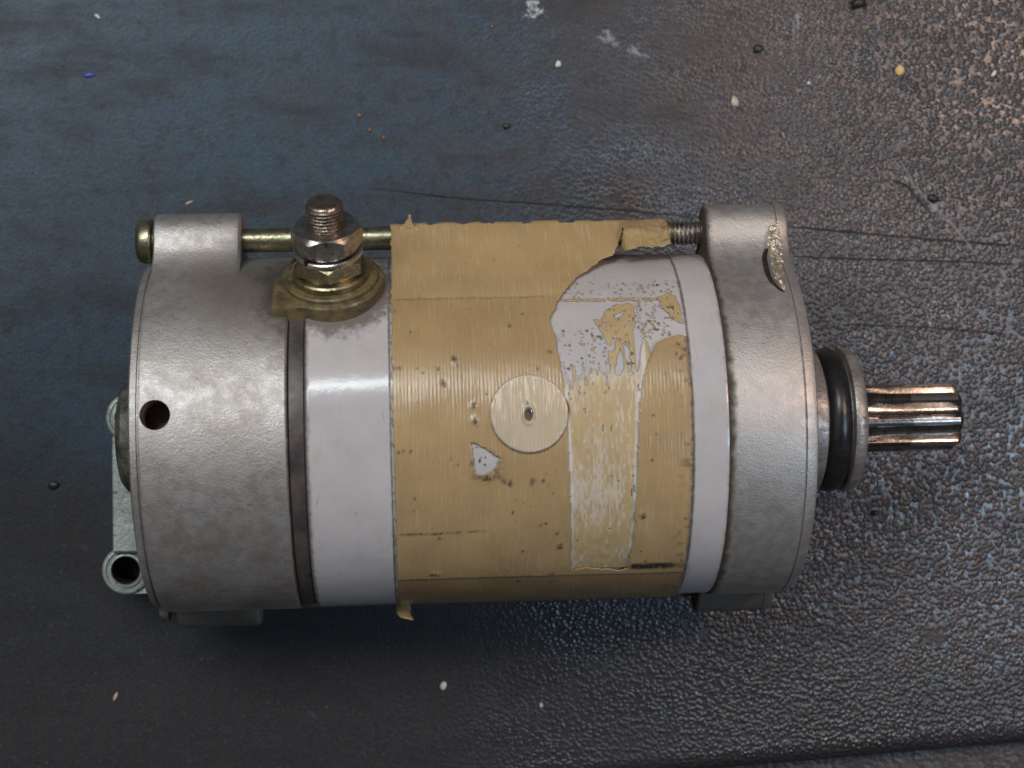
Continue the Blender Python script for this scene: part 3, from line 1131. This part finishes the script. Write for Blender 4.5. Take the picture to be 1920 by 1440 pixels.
# the torn window in the tape, read off the picture and laid onto the barrel
T1 = [(1168, 434), (1163, 446), (1158, 460), (1150, 480), (1128, 488), (1105, 506), (1082, 520), (1062, 543), (1048, 562), (1038, 585), (1030, 600), (1034, 618),
      (1042, 632), (1045, 660), (1050, 685), (1056, 720), (1060, 760), (1064, 820), (1067, 880), (1069, 950), (1070, 1000), (1068, 1060),
      (1075, 1066), (1098, 1062), (1120, 1064), (1140, 1064), (1160, 1068), (1176, 1062), (1186, 1020), (1191, 980), (1195, 900), (1197, 800), (1200, 760),
      (1206, 715), (1212, 690), (1222, 665), (1230, 645), (1250, 635), (1275, 628), (1292, 634), (1330, 640), (1340, 560), (1320, 490),
      (1300, 470), (1252, 470), (1244, 472), (1232, 470), (1222, 475), (1204, 477), (1190, 482), (1175, 485), (1168, 478), (1164, 464), (1167, 450)]
CHIP = [(883, 829), (895, 831), (905, 838), (922, 848), (938, 860), (932, 875), (924, 884), (905, 890), (892, 888), (886, 860)]
T_XS, CHIP_XS = poly_xs(T1), poly_xs(CHIP)
TX0, TX1 = X(741), X(1249)


def pert(x, s, amp=2.4, L=7):
    return x + amp * (vnoise(x / L, s / L, 11) - .5) * 2, s + amp * (vnoise(x / L, s / L, 12) - .5) * 2


def tape_keep(x, s):
    xp, sp_ = pert(x, s, 1.0)
    k = (xp > TX0 + 1.5) & (xp < TX1 - 1.5 + 3 * (vnoise(s / 30, s * 0, 5) - .5))
    k &= ~inpoly(T_XS, xp, sp_)
    k &= ~inpoly(CHIP_XS, xp, sp_)
    top = S1 + 13 + 9 * (vnoise(x / 14, x * 0, 21) - .5) + 10 * (vnoise(x / 60, x * 0, 23) - .5)
    k &= s < top
    dc = hit_tape(992, 775)
    k &= np.hypot(x - dc[0], s - dc[1]) > 61
    # little nicks bitten out of the top edge over the bolt
    for px in (810, 868, 915, 990, 1058, 1070):
        bx, bs = hit_tape(px, 436)
        k &= ~(np.hypot((x - bx) * 1.0, (s - (S1 + 13)) * 1.3) < 8 + 8 * vnoise(x / 4, s / 4, px))
    return k


SPOTS = [(850, 675, 6), (858, 685, 4), (830, 718, 6), (834, 724, 5), (888, 760, 5), (890, 789, 6), (749, 692, 5), (738, 691, 5), (782, 692, 3), (793, 700, 3),
         (821, 693, 4), (1008, 691, 4), (756, 846, 4), (747, 848, 4), (769, 846, 3), (1020, 902, 5), (998, 902, 6), (956, 906, 6), (944, 902, 5), (1038, 923, 3),
         (1045, 998, 5), (1048, 1025, 7), (1050, 1019, 4), (1204, 966, 7), (1231, 814, 4), (1225, 779, 3), (740, 586, 3), (980, 590, 3), (955, 612, 4), (1030, 660, 5),
         (778, 935, 3), (776, 957, 3), (824, 964, 3), (962, 960, 3), (824, 1008, 4), (980, 1032, 3), (1013, 984, 3), (1023, 980, 3), (1210, 1050, 3), (1200, 1032, 3),
         (810, 1076, 6), (818, 1073, 4), (972, 1088, 5), (1033, 1074, 5), (1033, 1090, 4), (1146, 1085, 3), (1272, 648, 5), (1283, 655, 6), (1276, 672, 5), (1268, 664, 4),
         (1285, 640, 5), (1294, 720, 4), (1298, 850, 4), (885, 868, 4), (1222, 862, 3), (912, 740, 3), (770, 625, 3), (1247, 700, 2), (1080, 1058, 5), (895, 800, 3)]
SPX = [(*hit_tape(px, py), r_) for (px, py, r_) in SPOTS]


def tape_dirt(x, s):
    d = np.zeros(x.shape)
    br = np.zeros(x.shape)
    n1 = vnoise(x / 3.1, s / 3.1, 31); n2 = vnoise(x / 9, s / 9, 32); n3 = vnoise(x / 45, s / 45, 33)
    for (a, b, r_) in SPX:
        q = np.hypot((x - a) * 1.0, (s - b) * .85) / r_
        d = np.maximum(d, np.clip(1.75 - q * 1.1 - 1.15 * n1, 0, 1) * .85)
    # dotted seams: x range, picture height, strength
    for (xa, xb, py, st, w) in ((742, 925, 1000, .75, 3.5), (760, 1075, 1080, .55, 2.6), (735, 1050, 561, .33, 3.0), (1176, 1288, 1058, 1.5, 9)):
        sa = hit_tape((xa + xb) / 2, py)[1]
        if py == 1000:
            sa = sa + (x - (xa - 960)) * .03
        if py == 1057:
            sa = sa + (x - (1230 - 960)) * .07 * 1.2
        xl, xr = hit_tape(xa, py)[0], hit_tape(xb, py)[0]
        mk = np.clip((x - xl) / 12, 0, 1) * np.clip((xr - x) / 40, 0, 1)
        d = np.maximum(d, st * mk * np.clip(1.25 - np.abs(s - sa + 3 * (n2 - .5)) / w, 0, 1) * np.clip(n1 * 1.9 - .25 + (.5 if py == 1058 else 0), 0, 1))
    # right border, and the edge at the left, gather dust
    d = np.maximum(d, np.clip(1 - (TX1 - x) / 7, 0, 1) * np.clip(n1 * 1.5, 0, 1) * .8)
    d = np.maximum(d, np.clip(1 - (TX1 - x) / 34, 0, 1) * np.clip(n2 * 3.2 - 1.9, 0, 1) * .7)
    d = np.maximum(d, np.clip(1 - (x - TX0) / 3, 0, 1) * np.clip(n2 * 2 - .4, 0, 1) * .8)
    # fine peppering
    d = np.maximum(d, np.clip((vnoise(x / 4.2, s / 4.2, 40) - .90) * 9, 0, 1) * np.clip(n3 * 2 - .6, 0, 1) * .7)
    br = np.maximum(br, np.clip((S0 + 6 * (vnoise(x / 60, x * 0, 36) - .5) - s) / 3, 0, 1) * (.10 + .10 * n3 + .05 * vnoise(x / 160, s / 120, 37)))
    # browner lower part of the wrap
    s_low = hit_tape(1000, 1078)[1]
    br = np.maximum(br, np.clip((s_low - s) / 5, 0, 1) * (.42 + .25 * n3))
    dcq = hit_tape(992, 775)
    qq = np.hypot(x - dcq[0], s - dcq[1]); an = np.arctan2(s - dcq[1], x - dcq[0])
    br = np.maximum(br, np.clip(1 - np.abs(qq - 70) / 16, 0, 1) * np.clip(.35 + .65 * np.sin(an + .5), 0, 1) * (.22 + .2 * n2))
    # rim of the chip
    cc = np.array(CHIP_XS).mean(0)
    q = np.hypot(x - cc[0] - 4, (s - cc[1] + 14))
    br = np.maximum(br, np.clip(1.6 - q / 25, 0, 1) * np.clip(1.9 * n1 - .1, 0, 1) * .95)
    d = np.maximum(d, np.clip(1 - np.abs(s - cc[1] + 32 + 6 * (n2 - .5)) / 6, 0, 1) * np.clip(1 - np.abs(x - cc[0] - 6) / 34, 0, 1) * np.clip(n1 * 2.6 - .3, 0, 1))
    # halo round the raised disc
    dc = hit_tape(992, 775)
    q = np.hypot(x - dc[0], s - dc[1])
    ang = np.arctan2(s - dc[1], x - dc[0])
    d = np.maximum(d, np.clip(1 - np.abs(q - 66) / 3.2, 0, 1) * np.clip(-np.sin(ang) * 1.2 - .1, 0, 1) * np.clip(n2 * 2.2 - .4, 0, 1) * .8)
    return np.stack([np.clip(d, 0, 1), np.clip(br, 0, 1), np.zeros_like(d), np.ones_like(d)], -1)


def tape_lift(x, s):
    dc = hit_tape(992, 775)
    s_low = hit_tape(1000, 1078)[1]
    l_ = np.where(s < s_low, 0.0, 1.3)
    l_ = l_ + .8 * (vnoise(x / 40, s / 60, 50) - .5)
    # blister and dents
    for (px, py, r_, h_) in ((889, 762, 9, 2.0), (890, 788, 9, 2.2), (852, 678, 7, 1.4), (832, 720, 7, -1.2), (1204, 962, 8, 1.6), (820, 1074, 8, 1.5)):
        a, b = hit_tape(px, py)
        l_ = l_ + h_ * np.exp(-((x - a) ** 2 + (s - b) ** 2) / (r_ ** 2 * .5))
    # the torn corner over the bolt curls up
    fx = hit_tape(1164, 460)[0]
    fl = np.clip((x - fx) / 6, 0, 1) * np.clip((S1 + 4 - s) / 44, 0, 1) * (s > S0 + 60)
    l_ = l_ + fl * (15 + 5 * np.sin((x - fx) / 14) + 3 * (vnoise(x / 9, s / 9, 55) - .5))
    # the tape pulls away towards the bolt with a slight ripple
    l_ = l_ + np.where(s > S0 - 12, 2.2 * (vnoise(x / 70, x * 0, 52) - .4) * np.clip((s - S0 + 12) / 25, 0, 1), 0)
    return l_


tape = grid_sheet("tape_wrap", TX0 - 2, TX1 + 2, -640, S1 + 45, 2.1, tape_keep, 0.3, TH, M['tape'], motor, tape_dirt, tape_lift)

# paler scraps: glue and thin film left in the torn window
RES = {
    'strip': [(1046, 688), (1080, 684), (1110, 690), (1145, 700), (1165, 720), (1188, 735), (1210, 730), (1204, 760), (1201, 830), (1199, 900), (1195, 980), (1188, 1030), (1180, 1072), (1120, 1074), (1064, 1076), (1064, 1000), (1062, 900), (1056, 800), (1052, 740)],
    'smear': [(1112, 598), (1128, 598), (1138, 580), (1158, 568), (1165, 572), (1178, 566), (1188, 572), (1190, 600), (1187, 630), (1192, 680), (1199, 715), (1192, 742), (1175, 745), (1145, 740), (1146, 700), (1138, 640), (1128, 622)],
    'corner': [(1234, 556), (1255, 548), (1268, 556), (1277, 580), (1281, 606), (1268, 600), (1255, 588), (1240, 572)],
    'spike': [(1207, 632), (1214, 640), (1224, 682), (1214, 715), (1204, 750), (1196, 700)],
    'film': [(1045, 618), (1130, 612), (1142, 650), (1146, 700), (1050, 690)],
    'film2': [(1190, 560), (1240, 552), (1272, 620), (1200, 640), (1190, 600)],
    'film3': [(1050, 530), (1270, 520), (1276, 560), (1040, 562)],
}
HOLES = [poly_xs([(1163, 650), (1170, 668), (1170, 690), (1162, 706), (1152, 700), (1156, 675)], 2), poly_xs([(1168, 640), (1180, 650), (1186, 690), (1180, 690), (1172, 665)], 2),
         poly_xs([(1150, 590), (1175, 578), (1165, 592), (1160, 602)], 2)]
RX = {k: poly_xs(v, 3) for k, v in RES.items()}
S_690, S_760 = hit_tape(1120, 690)[1], hit_tape(1120, 770)[1]
S_850, S_960 = hit_tape(1120, 840)[1], hit_tape(1120, 965)[1]


def res_keep(x, s):
    xp, sp_ = pert(x, s, 1.2, 9)
    nv = .4 * vnoise(x / 3.6, s / 26, 60) + .6 * vnoise(x / 2.1, s / 9, 61)      # up-and-down streaks
    nb = vnoise(x / 3, s / 2.5, 62)
    k = np.zeros(x.shape, bool)
    up = np.clip((s - S_760) / (S_690 - S_760), 0, 1)                             # holes thicken upwards
    midb = np.clip(1 - np.abs(s - (S_850 + S_960) / 2) / (abs(S_850 - S_960) * .62), 0, 1)
    patchy = .55 * vnoise(x / 26, s / 30, 66) + .45 * nv
    thr = .16 + .36 * up + .14 * midb * np.clip(vnoise(x / 22, s / 40, 67) * 1.8 - .2, 0, 1)
    k |= inpoly(RX['strip'], xp, sp_) & (.5 * nv + .5 * patchy > thr)
    sm = inpoly(RX['smear'], xp, sp_) & (vnoise(x / 6, s / 16, 63) > .17)
    for h_ in HOLES:
        sm &= ~inpoly(h_, xp, sp_)
    k |= sm
    k |= inpoly(RX['corner'], xp, sp_) & (nb > .06)
    k |= inpoly(RX['spike'], xp, sp_)
    k |= inpoly(RX['film'], xp, sp_) & (nb * .5 + nv * .5 > .72)
    k |= inpoly(RX['film2'], xp, sp_) & (nb * .55 + nv * .45 > .71)
    k |= inpoly(RX['film3'], xp, sp_) & (nb * .6 + nv * .4 > .76)
    sl = hit_tape(1120, 561)[1]                                                   # toothed line of glue
    k |= (np.abs(s - sl - 2.5 * (vnoise(x / 30, x * 0, 70) - .5)) < 2.2 + 3.0 * vnoise(x / 2.6, s / 30, 71) - 1.0) & (x > hit_tape(1046, 561)[0]) & (x < hit_tape(1252, 561)[0]) & (vnoise(x / 3, s / 8, 72) > .28)
    return k


def res_dirt(x, s):
    nv = .4 * vnoise(x / 3.0, s / 26, 160) + .6 * vnoise(x / 2.0, s / 9, 161)
    nb = vnoise(x / 24, s / 34, 162)
    midb = np.clip(1.15 - np.abs(s - (S_850 + S_960) / 2) / (abs(S_850 - S_960) * .75), 0, 1)
    up = np.clip((s - S_760) / (S_690 - S_760), 0, 1)
    EL = [hit_tape(*p) for p in ((1072, 1062), (1073, 1000), (1072, 950), (1070, 880), (1067, 820), (1063, 760), (1058, 715), (1053, 690))]
    ER = [hit_tape(*p) for p in ((1176, 1062), (1187, 1000), (1191, 950), (1194, 880), (1196, 820), (1198, 760), (1203, 725), (1208, 700))]
    el = np.interp(s, [e[1] for e in EL], [e[0] for e in EL]); er = np.interp(s, [e[1] for e in ER], [e[0] for e in ER])
    wob = 2.2 * vnoise(s / 26, s * 0, 164)
    line = np.maximum(np.clip(2.6 + wob - np.abs(x - el), 0, 1), np.clip(3.0 + wob - np.abs(x - er), 0, 1)) * np.clip(vnoise(x / 9, s / 20, 165) * 2.2 - .1, 0, 1)
    edge = np.maximum(np.clip(1 - (x - el) / 12, 0, 1), np.clip(1 - (er - x) / 10, 0, 1)) * .5
    p = np.clip((nv - .62 + .24 * midb + .26 * up + .22 * edge + .35 * (nb - .5)) * 4.2, 0, 1) * .55 * np.clip((S_690 + 8 - s) / 24, 0, 1)
    p = np.maximum(p, line * .95)
    d = np.clip((vnoise(x / 4, s / 9, 163) - .80) * 6, 0, 1) * np.clip((s - S_690) / 10, 0, 1) * .8
    return np.stack([p, d, p * 0, p * 0 + 1], -1)


def res_lift(x, s):
    return .8 * (vnoise(x / 4, s / 12, 80) - .3)


residue = grid_sheet("glue_residue", hit_tape(1032, 700)[0], hit_tape(1292, 600)[0], hit_tape(1120, 1066)[1], hit_tape(1150, 500)[1], 1.8,
                     res_keep, -2.2, 1.1, M['residue'], motor, res_dirt, res_lift)


def grime_keep(x, s):
    nb = .5 * vnoise(x / 3.2, s / 6, 90) + .5 * vnoise(x / 8, s / 6, 91)
    k = np.zeros(x.shape, bool)
    for poly, th in (([(1150, 530), (1265, 524), (1268, 548), (1140, 552)], .80), ([(1195, 575), (1262, 570), (1275, 626), (1195, 630)], .77),
                     ([(1050, 618), (1135, 612), (1140, 650), (1055, 700)], .82), ([(890, 833), (925, 850), (930, 882), (900, 884)], .74),
                     ([(1140, 565), (1188, 565), (1190, 700), (1150, 650)], .80)):
        k |= inpoly(poly_xs(poly, 2), x, s) & (nb > th)
    # outline of the torn edge by the top of the remaining tape
    return k


grime = grid_sheet("grime_flecks", hit_tape(880, 830)[0], hit_tape(1280, 600)[0], hit_tape(900, 892)[1], hit_tape(1150, 515)[1], 1.7,
                   grime_keep, -1.2, 0.5, M['grime'], motor)
grime["kind"] = "stuff"

def clean(o):
    c_ = o.data.color_attributes.new("dirt", 'FLOAT_COLOR', 'POINT')
    c_.data.foreach_set("color", [0.0, 0.0, 0.0, 1.0] * len(o.data.vertices))


# scrap hanging out at the lower left corner, and a frayed tuft at the upper left
def scrap(name, left, right, z0, z1, mat, curl=6):
    V, F = [], []
    L_, R_ = resample(left, 16), resample(right, 16)
    for i in range(16):
        t = i / 15
        for k in range(8):
            w = k / 7
            q = L_[i] * (1 - w) + R_[i] * w
            zl = z0 + (z1 - z0) * t + curl * math.sin(math.pi * w) + 1.5 * random.random()
            V.append((*hit_level(q[0] + 1.2 * random.uniform(-1, 1), q[1], zl), zl))
    for i in range(15):
        for k in range(7):
            F.append((i * 8 + k, i * 8 + k + 1, (i + 1) * 8 + k + 1, (i + 1) * 8 + k))
    o = part(name, V, F, mat, tape, 70)
    clean(o)
    s2 = o.modifiers.new("thickness", 'SOLIDIFY'); s2.thickness = 2.4 * U
    return o


scrap("hanging_scrap", [(739, 1112), (740, 1130), (745, 1152), (752, 1159)], [(768, 1114), (769, 1140), (769, 1150), (775, 1164)], -20, 30, M['tape'])
scrap("frayed_tuft", [(745, 432), (758, 420), (764, 410), (766, 402)], [(790, 433), (776, 424), (772, 414), (770, 403)], BOLT_Z + 22, BOLT_Z + 34, M['tape'], 2)

# raised disc: a screw head pushed up under the tape, with a punched dimple
dcx, dcs = hit_tape(992, 775)
da = dcs / R_T
RD, RC = 66.0, 950.0
V, F, A = [], [], []
NR, NA = 34, 96


def disc_pt(a, b, drop):
    """a along x, b along the girth; flatter than the barrel below it"""
    hgt = (R_T + TH + 4.6) - b * b / (2 * RC) + drop
    n_ = (math.sin(da), math.cos(da)); t_ = (math.cos(da), -math.sin(da))
    return (dcx + a, n_[0] * hgt + t_[0] * b, n_[1] * hgt + t_[1] * b)


for i in range(NR + 3):
    for k in range(NA):
        t = 2 * math.pi * k / NA
        r_ = RD * min(i / NR, 1.0) if i <= NR else RD + (.8 if i == NR + 1 else 1.0)
        if i == 0: r_ = .3
        a, b = r_ * math.cos(t), r_ * math.sin(t)
        drop = -.9 * max(0, (r_ - RD + 3) / 3) ** 2
        if i == NR + 1: drop = -3
        if i == NR + 2: drop = -12
        # dimple
        q = math.hypot((a + 1) / 7.5, (b + 2 - .0) / 12)
        drop += -6.5 * min(1, max(0, 1 - q) * 2.5) + 2.6 * math.exp(-((q - 1.25) / .3) ** 2)
        q2 = math.hypot((a + 3) / 3.0, (b - 17) / 4)
        drop += -3.5 * max(0, 1 - q2)
        V.append(disc_pt(a, b, drop))
        g = min(1, max(0, 1.05 - q) * 2.2) * .95 + .7 * max(0, 1 - q2)
        rim = max(0, 1 - abs(r_ - RD) / 1.6) * (max(0, -math.sin(t)) ** .5) * random.uniform(.1, 1) * .7
        A.append((min(1, g + rim), 0, 0, 1))
for i in range(NR + 2):
    for k in range(NA):
        k2 = (k + 1) % NA
        F.append((i * NA + k, (i + 1) * NA + k, (i + 1) * NA + k2, i * NA + k2))
F.append(tuple(range(NA)))
disc = part("covered_screw_head", V, F, M['tape_disc'], motor, 50)
ca = disc.data.color_attributes.new("dirt", 'FLOAT_COLOR', 'POINT')
ca.data.foreach_set("color", np.array(A, float).ravel())
# bright point left by the punch
V, F = [], []
for i in range(7):
    for k in range(14):
        t = 2 * math.pi * k / 14
        r_ = (.2 + 4.6 * i / 6) * (1 + .15 * math.sin(3 * t))
        V.append(disc_pt(4.5 + r_ * math.cos(t) * .8, 4 + r_ * math.sin(t), 1.8 - 5.5 * (i / 6) ** 2))
for i in range(6):
    for k in range(14):
        F.append((i * 14 + k, (i + 1) * 14 + k, (i + 1) * 14 + (k + 1) % 14, i * 14 + (k + 1) % 14))
F.append(tuple(range(14)))
part("punched_point", V, F, M['gear_bright'], disc, 60)
# dark gap where the tape has split along the right side of the disc
V, F = [], []
for i in range(20):
    t = i / 19
    q = (1056 + 11 * math.sin(math.pi * t) ** .8, 742 + 52 * t)
    q0 = (1056 + 3 * math.sin(math.pi * t), 742 + 52 * t)
    for p in (q0, q):
        x_, s_q = hit_tape(*p)
        y_, z_ = tape_pt(s_q, TH + 3.4)
        V.append((x_, y_, z_))
    if i:
        F.append((2 * i - 2, 2 * i - 1, 2 * i + 1, 2 * i))
part("split", V, F, M['dark_hole'], tape, 70)
